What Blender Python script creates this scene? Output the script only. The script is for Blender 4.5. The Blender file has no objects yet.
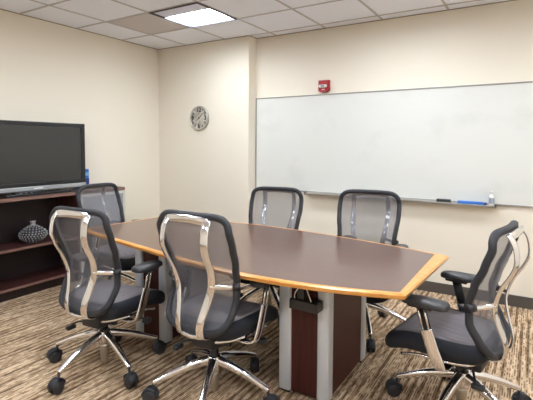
import bpy, bmesh, math, random
from mathutils import Vector, Matrix
random.seed(7)
PI = math.pi
C = bpy.context.scene.collection
sc = bpy.context.scene

# ------------------------------------------------------------------ helpers
def lin(r, g, b):
    f = lambda c: (c/255/12.92) if c/255 <= .04045 else ((c/255+.055)/1.055)**2.4
    return (f(r), f(g), f(b), 1)

def mat(name, col, rough=.5, metal=0, emit=None, estr=1, spec=.5, coat=0, bump=None, noise=None):
    m = bpy.data.materials.new(name); m.use_nodes = True
    nt = m.node_tree; b = nt.nodes['Principled BSDF']
    b.inputs['Base Color'].default_value = col
    b.inputs['Roughness'].default_value = rough
    b.inputs['Metallic'].default_value = metal
    b.inputs['Specular IOR Level'].default_value = spec
    b.inputs['Coat Weight'].default_value = coat
    if emit:
        b.inputs['Emission Color'].default_value = emit
        b.inputs['Emission Strength'].default_value = estr
    b.inputs['Coat Roughness'].default_value = .2
    tc = nt.nodes.new('ShaderNodeTexCoord')
    if noise:   # (scale vec, col2, contrast lo, hi)
        mp = nt.nodes.new('ShaderNodeMapping'); mp.inputs['Scale'].default_value = noise[0]
        nz = nt.nodes.new('ShaderNodeTexNoise'); nz.inputs['Scale'].default_value = 1; nz.inputs['Detail'].default_value = 4
        rp = nt.nodes.new('ShaderNodeValToRGB')
        rp.color_ramp.elements[0].position = noise[2]; rp.color_ramp.elements[0].color = col
        rp.color_ramp.elements[1].position = noise[3]; rp.color_ramp.elements[1].color = noise[1]
        nt.links.new(tc.outputs['Object'], mp.inputs['Vector']); nt.links.new(mp.outputs['Vector'], nz.inputs['Vector'])
        nt.links.new(nz.outputs['Fac'], rp.inputs['Fac']); nt.links.new(rp.outputs['Color'], b.inputs['Base Color'])
    if bump:    # (scale, strength)
        nz = nt.nodes.new('ShaderNodeTexNoise'); nz.inputs['Scale'].default_value = bump[0]; nz.inputs['Detail'].default_value = 3
        bp = nt.nodes.new('ShaderNodeBump'); bp.inputs['Strength'].default_value = bump[1]; bp.inputs['Distance'].default_value = .002
        nt.links.new(tc.outputs['Object'], nz.inputs['Vector']); nt.links.new(nz.outputs['Fac'], bp.inputs['Height'])
        nt.links.new(bp.outputs['Normal'], b.inputs['Normal'])
    return m

def mesh_fabric(name, col, alpha):
    m = mat(name, col, .7, spec=.2)
    nt = m.node_tree; b = nt.nodes['Principled BSDF']; out = nt.nodes['Material Output']
    tr = nt.nodes.new('ShaderNodeBsdfTransparent'); mx = nt.nodes.new('ShaderNodeMixShader')
    tc = nt.nodes.new('ShaderNodeTexCoord')
    wv = nt.nodes.new('ShaderNodeTexWave'); wv.inputs['Scale'].default_value = 60; wv.bands_direction = 'Z'
    wx = nt.nodes.new('ShaderNodeTexWave'); wx.inputs['Scale'].default_value = 60; wx.bands_direction = 'X'
    ad = nt.nodes.new('ShaderNodeMath'); ad.operation = 'ADD'
    mr = nt.nodes.new('ShaderNodeMapRange')
    mr.inputs['From Min'].default_value = 0; mr.inputs['From Max'].default_value = 2
    mr.inputs['To Min'].default_value = alpha-.2; mr.inputs['To Max'].default_value = alpha+.2
    L = nt.links.new
    L(tc.outputs['Object'], wv.inputs['Vector']); L(tc.outputs['Object'], wx.inputs['Vector'])
    L(wv.outputs['Fac'], ad.inputs[0]); L(wx.outputs['Fac'], ad.inputs[1]); L(ad.outputs[0], mr.inputs['Value'])
    L(mr.outputs['Result'], mx.inputs['Fac']); L(tr.outputs[0], mx.inputs[1]); L(b.outputs[0], mx.inputs[2]); L(mx.outputs[0], out.inputs['Surface'])
    return m

def carpet_mat():
    m = mat('striated_carpet', lin(176, 152, 125), .95, spec=.1)
    nt = m.node_tree; b = nt.nodes['Principled BSDF']; L = nt.links.new
    tc = nt.nodes.new('ShaderNodeTexCoord')
    sp = nt.nodes.new('ShaderNodeSeparateXYZ'); L(tc.outputs['Object'], sp.inputs[0]); X, Y = sp.outputs[0], sp.outputs[1]
    def mth(op, a, b_=None, c=None):
        n = nt.nodes.new('ShaderNodeMath'); n.operation = op
        for i, v in enumerate((a, b_, c)):
            if v is None: continue
            if hasattr(v, 'links'): L(v, n.inputs[i])
            else: n.inputs[i].default_value = v
        return n.outputs[0]
    def noise(x, y, det=1):
        cb_ = nt.nodes.new('ShaderNodeCombineXYZ'); L(x, cb_.inputs[0]); L(y, cb_.inputs[1])
        n = nt.nodes.new('ShaderNodeTexNoise'); n.inputs['Scale'].default_value = 1; n.inputs['Detail'].default_value = det
        L(cb_.outputs[0], n.inputs['Vector']); return n.outputs['Fac']
    def step(v, lo, hi):
        n = nt.nodes.new('ShaderNodeMapRange'); n.interpolation_type = 'SMOOTHSTEP'
        L(v, n.inputs['Value']); n.inputs['From Min'].default_value = lo; n.inputs['From Max'].default_value = hi; return n.outputs['Result']
    def yarn(freq, yf, half, lo, hi, jog):
        xs = mth('MULTIPLY_ADD', X, freq, jog); col = mth('FLOOR', xs); fr = mth('FRACT', xs)
        band = step(mth('ABSOLUTE', mth('SUBTRACT', fr, .5)), half, half-.22)
        dash = step(noise(mth('MULTIPLY', col, 7.37), mth('MULTIPLY', Y, yf)), lo, hi)
        return mth('MULTIPLY', band, dash)
    d1 = yarn(76, 16, .40, .46, .54, 0); d2 = yarn(23, 2.2, .33, .42, .52, .3)
    tone = noise(mth('MULTIPLY', X, 60), mth('MULTIPLY', Y, 5), 2)
    r1 = nt.nodes.new('ShaderNodeValToRGB'); e = r1.color_ramp.elements
    e[0].position = .38; e[0].color = lin(*CARPET[0]); e[1].position = .62; e[1].color = lin(*CARPET[2])
    L(tone, r1.inputs['Fac'])
    def dk(cin, fac, colr):
        n = nt.nodes.new('ShaderNodeMix'); n.data_type = 'RGBA'; n.blend_type = 'MULTIPLY'
        L(fac, n.inputs[0]); L(cin, n.inputs[6]); n.inputs[7].default_value = colr; return n.outputs[2]
    L(dk(dk(r1.outputs['Color'], d1, (.42, .37, .32, 1)), d2, (.40, .35, .31, 1)), b.inputs['Base Color'])
    bp = nt.nodes.new('ShaderNodeBump'); bp.inputs['Strength'].default_value = .3; bp.inputs['Distance'].default_value = .003
    L(tone, bp.inputs['Height']); L(bp.outputs['Normal'], b.inputs['Normal'])
    return m
CARPET = [(182, 155, 127), (182, 158, 134), (216, 191, 162)]

def finish(bm, name, m, parent=None, smooth=False):
    me = bpy.data.meshes.new(name)
    bmesh.ops.recalc_face_normals(bm, faces=bm.faces)
    bm.to_mesh(me); bm.free()
    for p in me.polygons: p.use_smooth = smooth
    if m: me.materials.append(m)
    return link(me, name, parent)

def link(me, name, parent=None):
    o = bpy.data.objects.new(name, me); C.objects.link(o)
    if parent: o.parent = parent
    return o

def tag(o, label=None, cat=None, group=None, kind=None):
    for k, v in (('label', label), ('category', cat), ('group', group), ('kind', kind)):
        if v: o[k] = v
    return o

def thing(name, loc, rz=0):
    o = bpy.data.objects.new(name, None); C.objects.link(o)
    o.empty_display_size = .1; o.location = loc; o.rotation_euler = (0, 0, rz)
    return o

def add_box(bm, x0, x1, y0, y1, z0, z1, bev=0, seg=2, M=None):
    b2 = bmesh.new(); bmesh.ops.create_cube(b2, size=1)
    for v in b2.verts:
        v.co = Vector(((x0+x1)/2+v.co.x*(x1-x0), (y0+y1)/2+v.co.y*(y1-y0), (z0+z1)/2+v.co.z*(z1-z0)))
    if bev: bmesh.ops.bevel(b2, geom=b2.edges[:], offset=bev, segments=seg, affect='EDGES', profile=.5)
    merge(bm, b2, M)

def merge(bm, b2, M=None):
    if M: bmesh.ops.transform(b2, matrix=M, verts=b2.verts)
    t = bpy.data.meshes.new('t'); b2.to_mesh(t); b2.free(); bm.from_mesh(t); bpy.data.meshes.remove(t)

def box(name, m, x0, x1, y0, y1, z0, z1, bev=0, parent=None, smooth=False):
    bm = bmesh.new(); add_box(bm, x0, x1, y0, y1, z0, z1, bev)
    return finish(bm, name, m, parent, smooth)

def catmull(P, n=6, closed=False):
    P = [Vector(p) for p in P]; out = []; N = len(P)
    for i in range(N if closed else N-1):
        if closed: a, b, c, d = P[(i-1) % N], P[i], P[(i+1) % N], P[(i+2) % N]
        else: a, b, c, d = P[max(i-1, 0)], P[i], P[i+1], P[min(i+2, N-1)]
        for k in range(n):
            t = k/n
            out.append(.5*((2*b)+(c-a)*t+(2*a-5*b+4*c-d)*t*t+(3*b-a-3*c+d)*t**3))
    if not closed: out.append(P[-1])
    return out

def sweep(bm, pts, up, w, h, closed=False, seg=12, power=2.5, widths=None):
    """superelliptic section swept along pts; w along 'side', h along 'up-ish' normal"""
    N = len(pts); rings = []
    for i, p in enumerate(pts):
        a = pts[(i-1) % N] if (closed or i > 0) else pts[i]
        b = pts[(i+1) % N] if (closed or i < N-1) else pts[i]
        t = (b-a).normalized(); u = up(i, p) if callable(up) else Vector(up)
        s = t.cross(u)
        if s.length < 1e-5: s = t.cross(Vector((0, .3, 1)))
        s.normalize(); n = s.cross(t).normalized()
        ww, hh = (w, h) if not widths else widths(i/(N-1))
        r = []
        for k in range(seg):
            an = 2*PI*(k+.5)/seg; c, d = math.cos(an), math.sin(an)
            q = (abs(c)**power+abs(d)**power)**(-1/power)
            r.append(bm.verts.new(p+s*(ww/2*c*q)+n*(hh/2*d*q)))
        rings.append(r)
    M = N if closed else N-1
    for i in range(M):
        A, B = rings[i], rings[(i+1) % N]
        for k in range(seg): bm.faces.new((A[k], A[(k+1) % seg], B[(k+1) % seg], B[k]))
    if not closed:
        bm.faces.new(rings[0]); bm.faces.new(rings[-1][::-1])

def cyl(bm, p, q, r, r2=None, seg=20):
    p, q = Vector(p), Vector(q); up = (0, 1, 0) if abs((q-p).normalized().y) < .9 else (1, 0, 0)
    r2 = r if r2 is None else r2
    sweep(bm, [p, q], up, r*2, r*2, seg=seg, power=2, widths=lambda t: ((r+(r2-r)*t)*2,)*2)

def lathe(bm, prof, seg=32):
    rings = []
    for r, z in prof:
        rings.append([bm.verts.new((r*math.cos(2*PI*k/seg), r*math.sin(2*PI*k/seg), z)) for k in range(seg)])
    for A, B in zip(rings, rings[1:]):
        for k in range(seg): bm.faces.new((A[k], A[(k+1) % seg], B[(k+1) % seg], B[k]))
    bm.faces.new(rings[0][::-1]); bm.faces.new(rings[-1])

def prism(bm, outline, z0, z1):
    a = [bm.verts.new((p[0], p[1], z0)) for p in outline]; b = [bm.verts.new((p[0], p[1], z1)) for p in outline]
    n = len(a)
    for k in range(n): bm.faces.new((a[k], a[(k+1) % n], b[(k+1) % n], b[k]))
    bm.faces.new(a[::-1]); bm.faces.new(b)

def text(name, s, size, m, M, parent=None, ext=.0008, off=0):
    cu = bpy.data.curves.new(name, 'FONT'); cu.body = s; cu.size = size; cu.align_x = 'CENTER'; cu.align_y = 'CENTER'; cu.extrude = ext; cu.resolution_u = 3; cu.offset = off
    o = bpy.data.objects.new('tmp', cu); C.objects.link(o)
    dg = bpy.context.evaluated_depsgraph_get(); dg.update()
    me = bpy.data.meshes.new_from_object(o.evaluated_get(dg)); bpy.data.objects.remove(o); bpy.data.curves.remove(cu)
    me.name = name; me.materials.clear(); me.materials.append(m); me.transform(M)
    return link(me, name, parent)

# ------------------------------------------------------------------ materials
M_wall = mat('cream_wall_paint', lin(240, 232, 217), .75, bump=(180, .15))
M_ceil = mat('ceiling_tile', lin(243, 246, 255), .9, bump=(250, .5), noise=((120, 120, 120), lin(235, 237, 246), .35, .65))
M_tbar = mat('ceiling_grid_white', lin(188, 183, 182), .6)
M_base = mat('baseboard_dark_grey', lin(84, 78, 74), .5)
M_carpet = carpet_mat()
M_chrome = mat('polished_aluminium', lin(238, 238, 242), .12, 1)
M_alu = mat('brushed_aluminium', lin(196, 193, 188), .35, 1)
M_black = mat('black_plastic', lin(38, 38, 42), .42)
M_pad = mat('arm_pad_black', lin(56, 56, 60), .38)
M_rim = mat('black_frame_plastic', lin(48, 49, 54), .5, spec=.35)
M_rubber = mat('caster_black', lin(40, 40, 46), .5)
M_seat = mat('black_seat_fabric', lin(40, 42, 49), .75, spec=.25, bump=(500, .4))
M_seatmesh = mat('charcoal_seat_mesh', lin(120, 114, 119), .7, spec=.25, bump=(700, .5), noise=((60, 8, 60), lin(136, 129, 133), .3, .7))
M_net = mesh_fabric('grey_back_mesh', lin(120, 120, 128), .6)
M_top = mat('mahogany_tabletop', lin(92, 57, 43), .28, spec=.5, noise=((2, 30, 3), lin(95, 65, 53), .3, .72), coat=.55)
M_edge = mat('honey_wood_edge', lin(212, 142, 62), .3, coat=.3, noise=((4, 60, 60), lin(232, 170, 92), .3, .7))
M_post = mat('silver_post', lin(208, 214, 224), .4, .25)
M_panel = mat('mahogany_panel', lin(78, 38, 34), .42, spec=.25, noise=((50, 50, 3), lin(58, 28, 25), .3, .7))
M_cab = mat('cherry_cabinet', lin(72, 38, 34), .35, coat=.1, noise=((40, 4, 40), lin(58, 29, 26), .3, .7))
M_cabin = mat('dark_cabinet_back', lin(36, 22, 23), .5)
M_cabedge = mat('cabinet_lit_edge', lin(124, 94, 84), .4)  # light catching the front edges, put into a paler cabinet colour
M_board = mat('whiteboard_enamel', lin(226, 227, 223), .22, noise=((2.2, 2.2, 3.4), lin(217, 219, 215), .55, .75))
M_white = mat('white_plastic', lin(235, 235, 232), .4)
M_tvb = mat('tv_bezel_black', lin(30, 30, 33), .28)
M_scr = mat('tv_screen', lin(52, 52, 50), .2)
M_tvs = mat('tv_silver', lin(176, 178, 182), .35, .5)
M_frost = mat('frosted_glass', lin(150, 152, 154), .35)
M_lamp = mat('diffuser_lit', (1, 1, 1, 1), .5, emit=(.86, .93, 1, 1), estr=37)
M_louv = mat('reflector_lavender', lin(226, 228, 246), .5)
M_dark = mat('dark_metal', lin(74, 76, 84), .5, .4)
M_vent = mat('grey_vent', lin(212, 205, 205), .8, noise=((160, 160, 1), lin(192, 185, 184), .42, .58))
M_red = mat('alarm_red', lin(164, 28, 42), .35)
M_lens = mat('clear_lens', lin(226, 222, 222), .12)
M_blue = mat('blue_plastic', lin(40, 110, 196), .4)
M_lblue = mat('light_blue_print', lin(130, 182, 222), .4)
M_navy = mat('navy_print', lin(30, 50, 120), .4)
M_clock = mat('clock_face_silver', lin(172, 170, 164), .3, .25, noise=((14, 14, 14), lin(222, 221, 216), .42, .6))
_n = M_clock.node_tree; _b = _n.nodes['Principled BSDF']; _b.inputs['Anisotropic'].default_value = .85; _b.inputs['Metallic'].default_value = .7
_t = _n.nodes.new('ShaderNodeTangent'); _t.direction_type = 'RADIAL'; _t.axis = 'Y'; _n.links.new(_t.outputs[0], _b.inputs['Tangent'])
M_ink = mat('black_ink', lin(20, 20, 22), .5)
M_felt = mat('eraser_felt', lin(74, 74, 70), .9)
M_vase = mat('vase_silver_bead', lin(184, 184, 188), .22, .5)
M_led = mat('alarm_white_ink', lin(240, 225, 225), .5)

# ------------------------------------------------------------------ room
H = 2.6585; D = .1674; PX = 1.441; XR = 5.75; YF = -6.3; T = .61; GX = .5; GY = -.165
def struct(o): o['kind'] = 'structure'; return o
struct(box('floor', M_carpet, -.1, XR+.1, YF-.1, .1, -.08, 0))
struct(box('wall_left', M_wall, -.1, 0, YF, .1, 0, H+.1))
struct(box('wall_back', M_wall, PX, XR, 0, .1, 0, H+.1))
struct(box('wall_back_left', M_wall, 0, PX, -D, .1, 0, H+.1))
struct(box('wall_right', M_wall, XR, XR+.1, YF, .1, 0, H+.1))
struct(box('wall_front', M_wall, 0, XR, YF-.1, YF, 0, H+.1))
struct(box('baseboard_back', M_base, PX+.012, XR, -.012, 0, 0, .1, .003))
struct(box('baseboard_back_left', M_base, .012, PX+.012, -D-.012, -D, 0, .1, .003))
struct(box('baseboard_left', M_base, 0, .012, YF+.012, -D-.012, 0, .1, .003))
struct(box('baseboard_right', M_base, XR-.012, XR, YF+.012, -.012, 0, .1, .003))
struct(box('baseboard_front', M_base, .012, XR-.012, YF, YF+.012, 0, .1, .003))
# ceiling with openings for the light fixtures
lights = [(1, -1), (4, -1), (7, -1), (1, -4), (4, -4), (7, -4), (1, -7), (4, -7), (7, -7)]   # grid cells (i, j)
def cell(i, j): x0 = GX+i*T; y1 = GY+j*T; return x0, x0+T, y1-T, y1
open_cells = {(i, j) for i, j in lights}
bm = bmesh.new()
i0, i1 = -1, 8; j0, j1 = 1, -10
for i in range(-1, 10):
    for j in range(1, -12, -1):
        if (i, j) in open_cells or (i, j) == (0, -1): continue
        x0, x1, y0, y1 = cell(i, j)
        x0, x1 = max(x0, 0), min(x1, XR); y0, y1 = max(y0, YF), min(y1, 0)
        if x1-x0 > .005 and y1-y0 > .005: add_box(bm, x0, x1, y0, y1, H, H+.015)
struct(finish(bm, 'ceiling', M_ceil))
struct(box('ceiling_deck', M_ceil, 0, XR, YF, .1, H+.14, H+.2)).name = 'trim_3'
bm = bmesh.new()
for i in range(0, 9):
    x = GX+i*T; add_box(bm, x-.011, x+.011, YF, 0 if x > PX else -D, H-.004, H+.012)
for j in range(0, -11, -1):
    y = GY+j*T
    add_box(bm, 0 if j else PX, XR, y-.011, y+.011, H-.0045, H+.0115)
struct(finish(bm, 'trim_1', M_tbar))
bm = bmesh.new()                                                       # wall angle at the edge of the ceiling
add_box(bm, 0, .014, YF, -D, H-.005, H+.004); add_box(bm, .014, PX+.014, -D-.014, -D, H-.005, H+.004)
add_box(bm, PX, PX+.014, -D, 0, H-.005, H+.004); add_box(bm, PX+.014, XR, -.014, 0, H-.005, H+.004)
struct(finish(bm, 'trim_2', mat('wall_angle', lin(150, 138, 124), .6)))

# ceiling lights (recessed 2x2 troffers)
def ceiling_light(i, j, label):
    x0, x1, y0, y1 = cell(i, j)
    t = thing('ceiling_light', ((x0+x1)/2, (y0+y1)/2, H-.006))
    tag(t, label, 'ceiling light', 'recessed square ceiling lights')
    a = T/2-.004; bm = bmesh.new()
    for s in (-1, 1):
        add_box(bm, -a, a, s*a-(.018 if s > 0 else 0), s*a+(.018 if s < 0 else 0), -.006, .02)
        add_box(bm, s*a-(.018 if s > 0 else 0), s*a+(.018 if s < 0 else 0), -a+.018, a-.018, -.006, .02)
    finish(bm, 'frame', M_dark, t)
    bm = bmesh.new(); q = a-.0175
    for s in (-1, 1):
        add_box(bm, -q-.004, q+.004, s*(q+.002)-.002, s*(q+.002)+.002, -.004, .06); add_box(bm, s*(q+.002)-.002, s*(q+.002)+.002, -q, q, -.004, .06)
    finish(bm, 'side_reflector', M_white, t)
    i_ = a-.018; sp = -.1
    bm = bmesh.new(); add_box(bm, -i_, i_, sp, i_, .04, .048)
    finish(bm, 'diffuser', M_lamp, t)
    bm = bmesh.new()
    add_box(bm, -i_, i_, -i_, sp, .006, .016)
    for k in range(1, 4):
        x = -i_+2*i_*k/4; add_box(bm, x-.002, x+.002, -i_, sp, .002, .006)
    add_box(bm, -i_, i_, sp-.004, sp, .001, .05)
    finish(bm, 'reflector', M_louv, t)
for n, (i, j) in enumerate(lights):
    lab = 'square recessed ceiling light with a lit panel, beside the grey vent' if n == 0 else 'square recessed ceiling light elsewhere in the room, with no vent beside it'
    ceiling_light(i, j, lab)
x0, x1, y0, y1 = cell(0, -1)
t = thing('ceiling_vent', ((x0+x1)/2, (y0+y1)/2, H-.004)); tag(t, 'grey perforated square air vent panel in the white ceiling', 'vent')
a = T/2-.012
box('perforated_panel', M_vent, -a, a, -a, a, .002, .01, parent=t)
bm = bmesh.new()
for s in (-1, 1):
    add_box(bm, -a, a, s*a-.008, s*a+.008, -.003, .003); add_box(bm, s*a-.008, s*a+.008, -a+.008, a-.008, -.003, .003)
finish(bm, 'vent_frame', M_tbar, t)

# ------------------------------------------------------------------ whiteboard
BX1 = 4.95; WB0, WB1 = .889, 1.954
t = thing('whiteboard', ((PX+BX1)/2, 0, WB0)); tag(t, 'long white dry-erase board with thin grey frame covering the back wall', 'whiteboard')
hx = (BX1-PX)/2-.004; hh = WB1-WB0
box('board_surface', M_board, -hx, hx, -.014, -.001, .006, hh-.006, parent=t)
bm = bmesh.new()
add_box(bm, -hx, hx, -.02, -.001, hh-.01, hh+.003, .002); add_box(bm, -hx, hx, -.02, -.001, -.006, .007, .002)
add_box(bm, -hx-.003, -hx+.009, -.02, -.001, 0, hh, .002); add_box(bm, hx-.009, hx+.003, -.02, -.001, 0, hh, .002)
finish(bm, 'board_frame', mat('board_frame_grey', lin(158, 156, 152), .4, .4), t)
cx = (PX+BX1)/2; bm = bmesh.new()
add_box(bm, 2.133-cx, 3.985-cx, -.085, -.021, -.022, -.013, .002); add_box(bm, 2.133-cx, 3.985-cx, -.088, -.08, -.022, -.004, .002)
add_box(bm, 2.133-cx, 3.985-cx, -.03, -.021, -.028, -.002, .002)
tr_ = finish(bm, 'marker_tray', M_alu, t)
bm = bmesh.new(); add_box(bm, 3.985-cx, 3.992-cx, -.09, -.02, -.026, .004, .002)
finish(bm, 'end_cap', M_dark, tr_)
box('end_cap', M_dark, 2.126-cx, 2.133-cx, -.09, -.02, -.026, .004, .002, tr_)
TZ = WB0-.013
# eraser
t = thing('whiteboard_eraser', (3.56, -.052, TZ)); tag(t, 'small dark grey felt eraser lying on the whiteboard tray', 'eraser')
box('felt_pad', M_felt, -.062, .062, -.022, .022, 0, .014, .003, t); box('handle', M_black, -.062, .062, -.021, .021, .014, .036, .006, t)
# blue marker case
t = thing('marker_case', (3.80, -.052, TZ)); tag(t, 'long bright blue marker case lying on the whiteboard tray', 'case')
box('case_body', M_blue, -.12, .095, -.02, .02, 0, .032, .008, t, True)
box('case_end', M_navy, .095, .118, -.018, .018, .001, .029, .006, t, True)
# spray bottle
t = thing('cleaner_bottle', (3.955, -.05, TZ)); tag(t, 'white cleaner bottle standing at the right end of the whiteboard tray', 'bottle'); t.scale = (1.05, 1.05, 1.18)
bm = bmesh.new(); lathe(bm, [(.018, 0), (.02, .004), (.02, .07), (.017, .082), (.009, .09), (.009, .094)], 20); finish(bm, 'bottle_body', M_white, t, True)
bm = bmesh.new(); lathe(bm, [(.0204, .02), (.0206, .022), (.0206, .06), (.0204, .062)], 20); finish(bm, 'bottle_label', mat('grey_blue_label', lin(150, 158, 176), .5), t, True)
bm = bmesh.new(); lathe(bm, [(.011, .094), (.011, .112), (.007, .116)], 16); finish(bm, 'cap', M_white, t, True)

# ------------------------------------------------------------------ fire alarm
t = thing('fire_alarm', (2.322, 0, 2.04)); tag(t, 'red fire alarm strobe with white lens on the wall above the whiteboard', 'fire alarm')
bm = bmesh.new()
ol = [(-.06, .062), (.06, .062), (.06, -.045), (.045, -.058), (.02, -.066), (-.02, -.066), (-.045, -.058), (-.06, -.045)]
prism(bm, ol, 0, .045); bmesh.ops.bevel(bm, geom=[e for e in bm.edges if all(v.co.z > .04 for v in e.verts)], offset=.006, segments=2, affect='EDGES')
bmesh.ops.transform(bm, matrix=Matrix.Rotation(PI/2, 4, 'X'), verts=bm.verts)
finish(bm, 'alarm_body', M_red, t)
bm = bmesh.new(); add_box(bm, -.045, .045, -.068, -.044, -.018, .014, .008, 3); finish(bm, 'strobe_lens', M_lens, t, True)
bm = bmesh.new(); add_box(bm, -.02, .02, -.0705, -.068, -.012, .008, .001); finish(bm, 'strobe_bulb', mat('bulb_grey', lin(150, 150, 158), .3), t)
text('lettering', 'FIRE', .022, M_led, Matrix.Translation((0, -.0455, -.038)) @ Matrix.Rotation(PI/2, 4, 'X'), t)

# ------------------------------------------------------------------ wall clock
t = thing('wall_clock', (.711, -D, 1.735)); tag(t, 'round silver wall clock with black numerals on the cream wall', 'clock')
R90 = Matrix.Rotation(PI/2, 4, 'X')
def onwall(bm): bmesh.ops.transform(bm, matrix=R90, verts=bm.verts)
bm = bmesh.new(); lathe(bm, [(.141, .001), (.148, .004), (.15, .02), (.146, .027), (.14, .027), (.139, .02)], 48); onwall(bm); finish(bm, 'rim', M_alu, t, True)
bm = bmesh.new(); lathe(bm, [(.139, .019), (.139, .0215)], 48); onwall(bm); finish(bm, 'dial', M_clock, t)
for n in range(1, 13):
    an = PI/2-n*PI/6; big = n % 3 == 0
    r = .1 if big else .112
    text('numeral', str(n), .078 if big else .04, M_ink, R90 @ Matrix.Translation((r*math.cos(an), r*math.sin(an), .023)), t, off=.0022 if big else .001)
def hand(name, ang, L, w, z):
    bm = bmesh.new(); prism(bm, [(-w, -.03), (w, -.03), (w*.5, L), (-w*.5, L)], z, z+.0015)
    bmesh.ops.transform(bm, matrix=R90 @ Matrix.Rotation(-ang, 4, 'Z'), verts=bm.verts); finish(bm, name, M_ink, t)
hand('minute_hand', math.radians(50), .105, .004, .027); hand('hour_hand', math.radians(232), .07, .0055, .025)
bm = bmesh.new(); lathe(bm, [(.009, .022), (.009, .031)], 16); onwall(bm); finish(bm, 'centre_cap', M_ink, t)

# ------------------------------------------------------------------ credenza along the left wall
CD = .35; CT = .925; CY0, CY1 = -3.05, -1.045
t = thing('bookcase', (0.014, (CY0+CY1)/2, 0)); tag(t, 'low dark cherry bookcase with open shelves under the television', 'bookcase')
oy = (CY0+CY1)/2; X = -0.014
DY = -1.62     # where the frosted door bay begins
def cb(name, m, x0, x1, y0, y1, z0, z1, b=.002): return box(name, m, x0+X, x1+X, y0-oy, y1-oy, z0, z1, b, t)
cb('top_panel', M_cab, .014, CD, CY0, CY1, CT-.034, CT)
cb('top_edge', M_cabedge, CD, CD+.004, CY0, CY1, CT-.032, CT-.002, .001)
cb('back_panel', M_cabin, .014, .024, CY0+.02, CY1-.02, .1, CT-.034, 0)
for y in (CY0, CY1-.022, DY-.022): cb('side_panel', M_cab, .024, CD-.005, y, y+.022, .0, CT-.034)
cb('shelf', M_cab, .026, CD-.012, CY0+.022, DY-.022, .438, .466)
cb('shelf', M_cab, .026, CD-.012, CY0+.022, DY-.022, .088, .116)
for z in (.438, .088): cb('shelf_edge', M_cabedge, CD-.012, CD-.008, CY0+.022, DY-.022, z+.004, z+.026, .001)
cb('kick_board', M_cabin, CD-.07, CD-.055, CY0+.022, CY1-.022, 0, .088, 0)
d = cb('door', M_frost, CD-.004, CD+.006, DY+.022, CY1-.026, .1, CT-.045, 0)
bm = bmesh.new(); y0, y1, z0, z1 = DY+.003-oy, CY1-.003-oy, .085, CT-.036
w = .03
add_box(bm, CD+X-.006, CD+X+.012, y0, y1, z1-w, z1, .002); add_box(bm, CD+X-.006, CD+X+.012, y0, y1, z0, z0+w, .002)
add_box(bm, CD+X-.006, CD+X+.012, y0, y0+w, z0+w, z1-w, .002); add_box(bm, CD+X-.006, CD+X+.012, y1-w, y1, z0+w, z1-w, .002)
finish(bm, 'door_frame', mat('white_aluminium', lin(214, 214, 208), .4, .3), d)
bm = bmesh.new(); cyl(bm, (CD+X+.03, y0+.06, .55), (CD+X+.03, y0+.06, .68), .005); cyl(bm, (CD+X+.005, y0+.06, .56), (CD+X+.03, y0+.06, .56), .004); cyl(bm, (CD+X+.005, y0+.06, .67), (CD+X+.03, y0+.06, .67), .004)
# (kept inside the frame line)
finish(bm, 'door_handle', M_alu, d, True)

# vase
t = thing('vase', (.2, -2.02, .4665)); tag(t, 'squat silver vase with textured beads and short neck on the bookcase shelf', 'vase')
prof = [(.05, 0), (.075, .012), (.108, .04), (.122, .07), (.112, .1), (.08, .128), (.045, .148), (.028, .16)]
bm = bmesh.new(); pr = catmull([(r, 0, z) for r, z in prof], 3); lathe(bm, [(p.x, p.z) for p in pr], 40); finish(bm, 'vase_body', mat('vase_base', lin(40, 40, 44), .4, .4), t, True)
bm = bmesh.new()
rows = 10
for k in range(rows):
    f = .05+.9*k/(rows-1); q = pr[min(int(f*(len(pr)-1)), len(pr)-1)]; n = max(10, int(2*PI*q.x/.027))
    for i in range(n):
        an = 2*PI*(i+.5*(k % 2))/n
        b2 = bmesh.new(); bmesh.ops.create_icosphere(b2, subdivisions=1, radius=.0082)
        merge(bm, b2, Matrix.Translation((q.x*math.cos(an), q.x*math.sin(an), q.z)))
o = finish(bm, 'bead_texture', M_vase, t, True); tag(o, kind='stuff')
bm = bmesh.new(); lathe(bm, [(.026, .155), (.021, .168), (.021, .182), (.027, .198), (.0265, .2)], 24); finish(bm, 'neck', M_tvs, t, True)

# ------------------------------------------------------------------ television
TX = .235
t = thing('television', (TX, -2.02, CT)); tag(t, 'large black flat television with silver lower edge on the bookcase', 'television')
w = .537
box('tv_case', M_tvb, -.05, .022, -w, w, .045, .69, .008, t)
box('screen', M_scr, .0225, .0245, -w+.045, w-.045, .115, .655, 0, t)
bm = bmesh.new()
add_box(bm, .02, .03, -w, w, .655, .69, .003); add_box(bm, .02, .03, -w, w, .078, .115, .003)
add_box(bm, .02, .03, -w, -w+.045, .115, .655, .003); add_box(bm, .02, .03, w-.045, w, .115, .655, .003)
finish(bm, 'bezel', M_tvb, t)
sp = box('speaker_bar', M_tvs, .02, .038, -w, w, .04, .08, .006, t)
box('logo', M_white, .038, .0388, -.045+.02, .045+.02, .054, .066, .0003, sp)
box('power_light', M_lblue, .031, .0318, -.40, -.385, .1, .108, 0, t)
s = box('stand', M_tvb, -.06, .09, -.30, .30, 0, .022, .008, t); box('stand_neck', M_tvb, -.03, .0, -.09, .09, .02, .05, .002, s)
t = thing('media_box', (.28, -2.10, CT+.0225)); tag(t, 'flat dark media box on the television stand with little buttons', 'media box')
bm = bmesh.new(); add_box(bm, -.03, .038, -.14, .14, 0, .016, .003); finish(bm, 'box_body', M_black, t)
for k in range(3): box('button', M_tvs, .038, .04, -.1+.05*k, -.085+.05*k, .005, .011, 0, t)
t = thing('remote_control', (.315, -1.635, CT)); tag(t, 'slim black and silver remote lying on bookcase top below television corner', 'remote control')
box('remote_body', M_black, -.02, .02, -.07, .07, 0, .018, .005, t); box('remote_end', M_tvs, -.019, .021, .03, .05, .001, .0195, .003, t)
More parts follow.
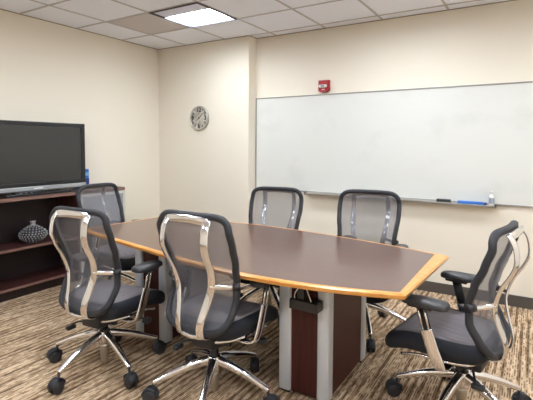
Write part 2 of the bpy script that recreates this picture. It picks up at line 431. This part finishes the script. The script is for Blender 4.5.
t = thing('tissue_box', (.12, -1.405, CT)); tag(t, 'blue printed box standing behind the right edge of the television', 'box')
box('carton', M_blue, -.045, .045, -.05, .035, 0, .21, .003, t); box('printed_band', M_lblue, -.046, .0462, -.0462, .0355, .14, .175, 0, t); box('printed_band', M_navy, -.0461, .0461, -.0462, .0356, .05, .11, 0, t)

# ------------------------------------------------------------------ conference table
near = [(1.28, -2.24), (1.47, -2.28), (1.78, -2.343), (2.09, -2.398), (2.4, -2.455), (2.75, -2.512), (3.06, -2.53), (3.34, -2.503), (3.57, -2.455), (3.788, -2.385)]
far = [(3.836, -1.548), (3.5, -1.46), (3.1, -1.385), (2.7, -1.335), (2.3, -1.32), (2.0, -1.345), (1.74, -1.39), (1.5, -1.44), (1.34, -1.485)]
TC = Vector((2.57, -1.95, 0))
out = [p-TC for p in catmull([(x, y, 0) for x, y in near], 4)]+[p-TC for p in catmull([(x, y, 0) for x, y in far], 4)]
def inset(P, d):
    r = []; n = len(P)
    for i, p in enumerate(P):
        a, b = (p-P[i-1]), (P[(i+1) % n]-p); a.normalize(); b.normalize()
        na, nb = Vector((-a.y, a.x, 0)), Vector((-b.y, b.x, 0)); m_ = (na+nb)
        m_ = m_/max(m_.length_squared, .4)*2
        r.append(p+m_*d)
    return r
t = thing('conference_table', (TC.x, TC.y, 0)); tag(t, 'boat-shaped mahogany conference table with honey wood edge on two pedestals', 'table')
Z0, Z1 = .715, .741
inn = inset(out, .024)
inn = [Vector((min(p.x, q.x), p.y, 0)) for p, q in zip(inn, [Vector((3.818-TC.x-.055, 0, 0))]*len(inn))]
bm = bmesh.new(); n = len(out)
prof = [(0, Z0), (-.004, Z0+.008), (-.006, Z0+.02), (-.004, Z1-.006), (.003, Z1)]
rings = [[bm.verts.new((p.x, p.y, z)) for p in inset(out, d)] for d, z in prof]+[[bm.verts.new((p.x, p.y, Z1)) for p in inn]]+[[bm.verts.new((p.x, p.y, Z0)) for p in inn]]
for A, B in zip(rings, rings[1:]+[rings[0]]):
    for k in range(n): bm.faces.new((A[k], A[(k+1) % n], B[(k+1) % n], B[k]))
finish(bm, 'edge_band', M_edge, t)
bm = bmesh.new(); prism(bm, [(p.x, p.y) for p in inn], Z0+.002, Z1+.0003); finish(bm, 'tabletop', M_top, t)
def pedestal(cx, yn=-2.245):
    x0, x1, y0, y1 = cx-.155, cx+.155, yn, -1.625
    x0 -= TC.x; x1 -= TC.x; y0 -= TC.y; y1 -= TC.y
    bm = bmesh.new(); add_box(bm, x0+.012, x1-.012, y0+.014, y1-.014, .02, Z0); o = finish(bm, 'pedestal', M_panel, t)
    for xa, xb in ((x0, x0+.078), (x1-.072, x1)):
        for ya, yb in ((y0, y0+.075), (y1-.075, y1)):
            box('corner_post', M_post, xa, xb, ya, yb, .012, Z0, .014, o, True)
            box('foot', M_black, xa+.01, xb-.01, ya+.01, yb-.01, 0, .013, .002, o)
pedestal(1.965, -2.195); pedestal(3.21)

# hanging power box with its cables
t = thing('power_box', (3.25, -2.285, .527)); tag(t, 'black power box with pale cables hanging under table edge against the pedestal', 'power box')
bm = bmesh.new(); add_box(bm, -.085, .082, -.038, .036, 0, .054, .005); finish(bm, 'box_body', M_black, t)
bm = bmesh.new(); add_box(bm, -.042, .0, -.03, .034, .06, .135, .004); add_box(bm, -.03, -.012, 0, .03, .13, .185, 0); finish(bm, 'bracket', M_black, t)
for P in ([(-.055, -.03, .06), (-.05, -.034, .09), (-.02, -.035, .135), (-.005, -.01, .16), (-.0, 0.0, .187)], [(.045, -.034, .06), (.03, -.038, .1), (.008, -.036, .15), (-.01, -.01, .17), (-.015, 0.0, .187)]):
    bm = bmesh.new(); pts = catmull(P, 6); sweep(bm, pts, (1, .2, 0), .006, .006, seg=8, power=2); finish(bm, 'cable', M_white, t, True)

# ------------------------------------------------------------------ office chair
LOOP = [(0, 1.02), (.13, 1.019), (.188, 1.008), (.22, .975), (.230, .92), (.228, .83), (.214, .73), (.207, .65), (.209, .58), (.207, .52), (.187, .46), (.142, .425), (.08, .411), (0, .408)]
def interp(tab, z):
    if z >= tab[0][0]: return tab[0][1]
    for (a, va), (b, vb) in zip(tab, tab[1:]):
        if a >= z >= b:
            s = (a-z)/(a-b); s2 = s*s*(3-2*s)*.5+s*.5; return va+(vb-va)*s2
    return tab[-1][1]
YC = [(1.02, -.25), (.95, -.262), (.86, -.24), (.76, -.208), (.67, -.182), (.58, -.188), (.50, -.208), (.44, -.225), (.41, -.226)]
YS = [(1.02, -.22), (.95, -.23), (.86, -.20), (.76, -.155), (.67, -.122), (.58, -.13), (.50, -.172), (.44, -.212), (.41, -.226)]
half = catmull([(x, 0, z) for x, z in LOOP], 5)
WT = [(p.z, p.x) for p in half]
def width(z): return interp(WT, z)
def ysurf(x, z):
    w = .22; s = min(abs(x)/w, 1); return interp(YC, z)+(interp(YS, z)-interp(YC, z))*s**2.2
_cache = {}
def part(key, build, m, name, parent, smooth=True, loc=None, rz=0):
    if key not in _cache:
        bm = bmesh.new(); build(bm); o = finish(bm, name, m, parent, smooth); _cache[key] = o.data
    else: o = link(_cache[key], name, parent)
    if loc: o.location = loc
    o.rotation_euler = (0, 0, rz)
    return o
def b_rim(bm):
    pts = half+[Vector((-p.x, 0, p.z)) for p in half[-2:0:-1]]
    pts = [Vector((p.x, ysurf(p.x, p.z), p.z)) for p in pts]
    sweep(bm, pts, (0, 1, 0), .034, .036, closed=True, seg=10, power=3)
def b_net(bm):
    nz, nx = 30, 16; g = []
    for i in range(nz+1):
        z = 1.019-(1.019-.41)*i/nz; w = width(z)
        g.append([bm.verts.new((x, ysurf(x, z), z)) for x in [w*(2*k/nx-1) for k in range(nx+1)]])
    for A, B in zip(g, g[1:]):
        for k in range(nx): bm.faces.new((A[k], A[k+1], B[k+1], B[k]))
BAR = [(.13, -.274, 1.005), (.135, -.302, .955), (.137, -.31, .88), (.135, -.29, .82), (.130, -.25, .75), (.12, -.228, .69), (.107, -.22, .63), (.089, -.238, .55), (.077, -.258, .49), (.071, -.264, .44), (.069, -.25, .397), (.062, -.2, .374), (.05, -.13, .357), (.04, -.06, .345)]
def b_spine(bm):
    for s in (-1, 1):
        pts = catmull([(s*x, y, z) for x, y, z in BAR], 5)
        sweep(bm, pts, lambda i, p, N=len(pts): Vector((s*.25, -1, 0)) if p.z > .41 else Vector((0, -.75, -.9)), .042, .013, seg=12, power=3.5)
        arm = catmull([(s*.11, -.226, .66), (s*.145, -.21, .66), (s*.178, -.185, .658), (s*.21, -.152, .655)], 5)
        sweep(bm, arm, (0, -1, .1), .026, .013, seg=10, power=3)
    pts = catmull([(-.132, -.276, .994), (-.08, -.286, 1.003), (0, -.289, 1.006), (.08, -.286, 1.003), (.132, -.276, .994)], 4)
    sweep(bm, pts, (0, -1, 0), .042, .013, seg=10, power=3.5)
    pts = catmull([(-.069, -.248, .395), (0, -.25, .389), (.069, -.248, .395)], 4)
    sweep(bm, pts, (0, -1, 0), .022, .012, seg=10, power=3)
def b_pivot(bm):
    cyl(bm, (.198, -.15, .655), (.23, -.135, .655), .021, seg=18)
def b_pivot2(bm):
    cyl(bm, (-.198, -.15, .655), (-.23, -.135, .655), .021, seg=18)
def seat_outline(sc_=1):
    P = [(0, .317), (.14, .315), (.222, .29), (.248, .21), (.25, .08), (.235, -.06), (.21, -.14), (.15, -.178), (0, -.185)]
    P = P+[(-x, y) for x, y in P[-2:0:-1]]
    return [Vector((p.x*sc_, .05+(p.y-.05)*sc_, 0)) for p in catmull([(x, y, 0) for x, y in P], 4, True)]
def seatz(x, y): return .452+.012*(abs(x)/.24)**2 - (.055*max(0, (y-.12)/.18)**2 if y > .12 else 0)
def b_seat(bm):
    rings = []
    for sc_, dz in ((.80, -.095), (.93, -.085), (1.0, -.062), (1.015, -.035), (1.0, -.012), (.955, .002), (.84, .004)):
        rings.append([bm.verts.new((p.x, p.y, seatz(p.x, p.y)+dz)) for p in seat_outline(sc_)])
    n = len(rings[0])
    for A, B in zip(rings, rings[1:]):
        for k in range(n): bm.faces.new((A[k], A[(k+1) % n], B[(k+1) % n], B[k]))
    for r, z in ((rings[0], -.095), (rings[-1], -.014)):
        c = bm.verts.new((0, .05, seatz(0, .05)+z))
        for k in range(n): bm.faces.new((r[k], r[(k+1) % n], c))
def b_seatmesh(bm):
    rings = []
    for sc_, dz in ((.86, .003), (.845, .0075), (.7, .007), (.45, .004), (.2, .003)):
        rings.append([bm.verts.new((p.x, p.y, seatz(p.x, p.y)+dz)) for p in seat_outline(sc_)])
    n = len(rings[0])
    for A, B in zip(rings, rings[1:]):
        for k in range(n): bm.faces.new((A[k], A[(k+1) % n], B[(k+1) % n], B[k]))
    c = bm.verts.new((0, .05, seatz(0, .05)+.003))
    for k in range(n): bm.faces.new((rings[-1][k], rings[-1][(k+1) % n], c))
def b_seatframe(bm):
    for s in (-1, 1):
        pts = catmull([(s*.06, -.12, .325), (s*.15, -.09, .345), (s*.205, 0, .355), (s*.21, .12, .35), (s*.19, .22, .318)], 5)
        sweep(bm, pts, (0, 0, 1), .012, .016, seg=8)
def b_mech(bm):
    add_box(bm, -.075, .075, -.13, .13, .285, .345, .012); add_box(bm, -.045, .045, -.06, .2, .30, .37, .01)
    cyl(bm, (-.12, -.04, .31), (.12, -.04, .31), .018)
def b_lever(bm):
    pts = catmull([(.07, .1, .31), (.15, .11, .305), (.2, .12, .29), (.235, .125, .285)], 4); sweep(bm, pts, (0, 0, 1), .012, .01, seg=8)
    add_box(bm, .2, .25, .10, .145, .268, .3, .009)
def b_lever2(bm):
    pts = catmull([(-.07, -.09, .30), (-.12, -.11, .295), (-.16, -.13, .275)], 4); sweep(bm, pts, (0, 0, 1), .012, .01, seg=8)
    add_box(bm, -.175, -.14, -.17, -.11, .25, .275, .008)
def b_armpost(s):
    def f(bm):
        pts = catmull([(s*.05, -.01, .318), (s*.13, -.005, .328), (s*.21, .0, .324), (s*.25, .006, .333), (s*.263, .015, .362), (s*.266, .04, .42), (s*.268, .066, .49), (s*.269, .075, .515)], 5)
        def up(i, p):
            return Vector((0, 0, -1)).lerp(Vector((s, 0, 0)), min(1, max(0, (abs(p.x)-.2)/.06)))
        sweep(bm, pts, up, .052, .015, seg=12, power=4, widths=lambda t: (.036+.026*min(1, t*1.5), .015))
    return f
def b_armrod(s):
    def f(bm):
        for d in (-.016, .016):
            cyl(bm, (s*.269, .07+d, .50), (s*.272, .105+d, .635), .006, seg=10)
    return f
def b_armsleeve(s):
    def f(bm):
        sweep(bm, [Vector((s*.265, .068, .50)), Vector((s*.267, .105, .63))], (s, 0, 0), .05, .01, seg=10, power=3)
        add_box(bm, s*.27-.03, s*.27+.03, .04, .16, .622, .638, .005)
    return f
def b_armpad(s):
    def f(bm):
        P = [(0, -.035), (.03, -.03), (.046, -.005), (.05, .06), (.046, .13), (.036, .175), (.016, .193), (0, .195)]
        P = P+[(-x, y) for x, y in P[-2:0:-1]]
        pl = catmull([(x, y, 0) for x, y in P], 4, True); rings = []
        for k, dz in ((.8, .0), (.97, .004), (1, .014), (.97, .025), (.82, .033), (.4, .036)):
            rings.append([bm.verts.new((s*.275+p.x*k, .078+(p.y-.078)*(1-(1-k)*.45), .637+dz-.006*max(0, (p.y-.1)/.1)**2)) for p in pl])
        n = len(pl)
        for A, B in zip(rings, rings[1:]):
            for k in range(n): bm.faces.new((A[k], A[(k+1) % n], B[(k+1) % n], B[k]))
        bm.faces.new(rings[0][::-1]); bm.faces.new(rings[-1])
    return f
def b_base(bm):
    lathe(bm, [(.028, .145), (.036, .15), (.044, .18), (.044, .225), (.036, .24), (.028, .242)], 30)
    for k in range(5):
        a = 2*PI*k/5; c, s = math.cos(a), math.sin(a)
        pts = catmull([(c*r, s*r, z) for r, z in ((.025, .212), (.09, .2), (.16, .18), (.23, .155), (.295, .128), (.332, .112))], 4)
        sweep(bm, pts, (0, 0, 1), .05, .04, seg=12, power=3, widths=lambda t: (.05-.022*t, .05-.024*t))
def b_caster(bm):
    cyl(bm, (0, 0, .055), (0, 0, .112), .007, seg=10)
    add_box(bm, -.012, .012, -.03, .03, .03, .07, .008)
    N = 14; 
    for sgn in (-1,):
        pts = [Vector((0, -.018+.043*math.cos(PI*k/N)*1, .042+.043*math.sin(PI*k/N))) for k in range(N+1)]
        sweep(bm, pts, (1, 0, 0), .004, .05, seg=8, power=4)
def b_wheel(s):
    def f(bm):
        b2 = bmesh.new(); lathe(b2, [(.012, .0), (.033, .0), (.038, .004), (.038, .016), (.033, .021), (.012, .022)], 26)
        merge(bm, b2, Matrix.Translation((s*.006, -.018, .0382)) @ Matrix.Rotation(s*PI/2, 4, 'Y'))
    return f
def b_column(bm): cyl(bm, (0, 0, .2), (0, 0, .26), .025, seg=24); cyl(bm, (0, 0, .25), (0, 0, .30), .015, seg=20)
def b_column2(bm): lathe(bm, [(.019, .035), (.023, .04), (.029, .13), (.031, .15)], 24)

def office_chair(x, y, deg, base_deg, label, lift=0, cr=(0, 0, 0, 0, 0)):
    t = thing('office_chair', (x, y, 0), math.radians(deg-90))
    tag(t, label, 'chair', 'mesh-back office chairs around the table')
    L = (0, .02, lift); LS = (0, .03, lift); LB = (0, .05, lift); bz = math.radians(base_deg-(deg-90))
    o = part('base', b_base, M_chrome, 'star_base', t, rz=bz)
    part('col2', b_column2, M_alu, 'column_sleeve', o)
    for k in range(5):
        a = bz+2*PI*k/5
        ca = part('caster', b_caster, M_rubber, 'caster', t, loc=(.33*math.cos(a), .33*math.sin(a), 0), rz=a+math.radians(90+cr[k]))
        for s in (-1, 1): part('wheel%d' % s, b_wheel(s), M_rubber, 'wheel', ca)
    part('column', b_column, M_black, 'gas_column', t, loc=(0, 0, lift))
    m = part('mech', b_mech, M_black, 'tilt_mechanism', t, loc=L)
    part('lev', b_lever, M_black, 'lever', m); part('lev2', b_lever2, M_black, 'lever', m)
    st = part('seat', b_seat, M_seat, 'seat', t, loc=LS)
    part('seatmesh', b_seatmesh, M_seatmesh, 'seat_cover', st)
    part('seatframe', b_seatframe, M_chrome, 'seat_frame', t, loc=LS)
    rim = part('rim', b_rim, M_rim, 'backrest_frame', t, loc=LB)
    part('piv', b_pivot, M_black, 'pivot_cap', rim); part('piv2', b_pivot2, M_black, 'pivot_cap', rim)
    part('net', b_net, M_net, 'backrest_mesh', t, loc=LB)
    part('spine', b_spine, M_chrome, 'back_spine', t, loc=LB)
    for s in (-1, 1):
        ar = part('ap%d' % s, b_armpost(s), M_chrome, 'armrest', t, loc=L)
        part('ar%d' % s, b_armrod(s), M_chrome, 'support_rod', ar); part('as%d' % s, b_armsleeve(s), M_black, 'sleeve', ar)
        part('ad%d' % s, b_armpad(s), M_pad, 'arm_pad', ar)
    return t
CH = [
 (1.985, -2.598, 95, 58.5, 'mesh-back office chair at near left of table, leftmost of two seen from behind', 0, (20, -30, 50, 10, 0)),
 (2.783, -2.487, 91, 8, 'mesh-back office chair in the foreground centre, its polished spine facing the camera', .03, (0, 40, 10, -20, 15)),
 (3.978, -1.915, 170.5, 39, 'mesh-back office chair side-on at the right end of the table', -.006, (0, 0, 20, 0, 30)),
 (3.195, -1.20, -82, 82, 'mesh-back office chair behind the table, right one of two below the whiteboard', .02, (0, 30, 0, 0, 0)),
 (2.38, -1.235, -79, 30, 'mesh-back office chair behind the table, left one below the corner of the whiteboard', 0, (0, 0, 60, 0, 0)),
 (.99, -1.73, 5, 20, 'mesh-back office chair at the far left end, in front of the bookcase door', 0, (10, 0, 0, 0, 0)),
]
for c in CH: office_chair(*c)

# ------------------------------------------------------------------ world, camera
w = bpy.data.worlds.new('World'); sc.world = w; w.use_nodes = True
w.node_tree.nodes['Background'].inputs[0].default_value = (.8, .85, 1, 1); w.node_tree.nodes['Background'].inputs[1].default_value = .3
cam = bpy.data.cameras.new('camera'); co = bpy.data.objects.new('camera', cam); C.objects.link(co); sc.camera = co
yaw, pitch, roll, f = .5576, .0534, -.0051, 432.47
cam.sensor_fit = 'HORIZONTAL'; cam.sensor_width = 36; cam.lens = f/533*36
cam.shift_x = 2.2/533; cam.shift_y = -32.2/533
fw = Vector((-math.sin(yaw)*math.cos(pitch), math.cos(yaw)*math.cos(pitch), -math.sin(pitch)))
r = Vector((math.cos(yaw), math.sin(yaw), 0)); d = fw.cross(r)
cr_, sr_ = math.cos(roll), math.sin(roll)
R_, D_ = cr_*r+sr_*d, -sr_*r+cr_*d
M = Matrix((R_, -D_, -fw)).transposed().to_4x4(); M.translation = Vector((4.2619, -4.3403, 1.4088))
co.matrix_world = M; cam.clip_start = .05
sc.view_settings.view_transform = 'Standard'; sc.view_settings.look = 'None'; sc.view_settings.gamma = 1; sc.view_settings.use_curve_mapping = False
sc.view_settings.exposure = 0.03
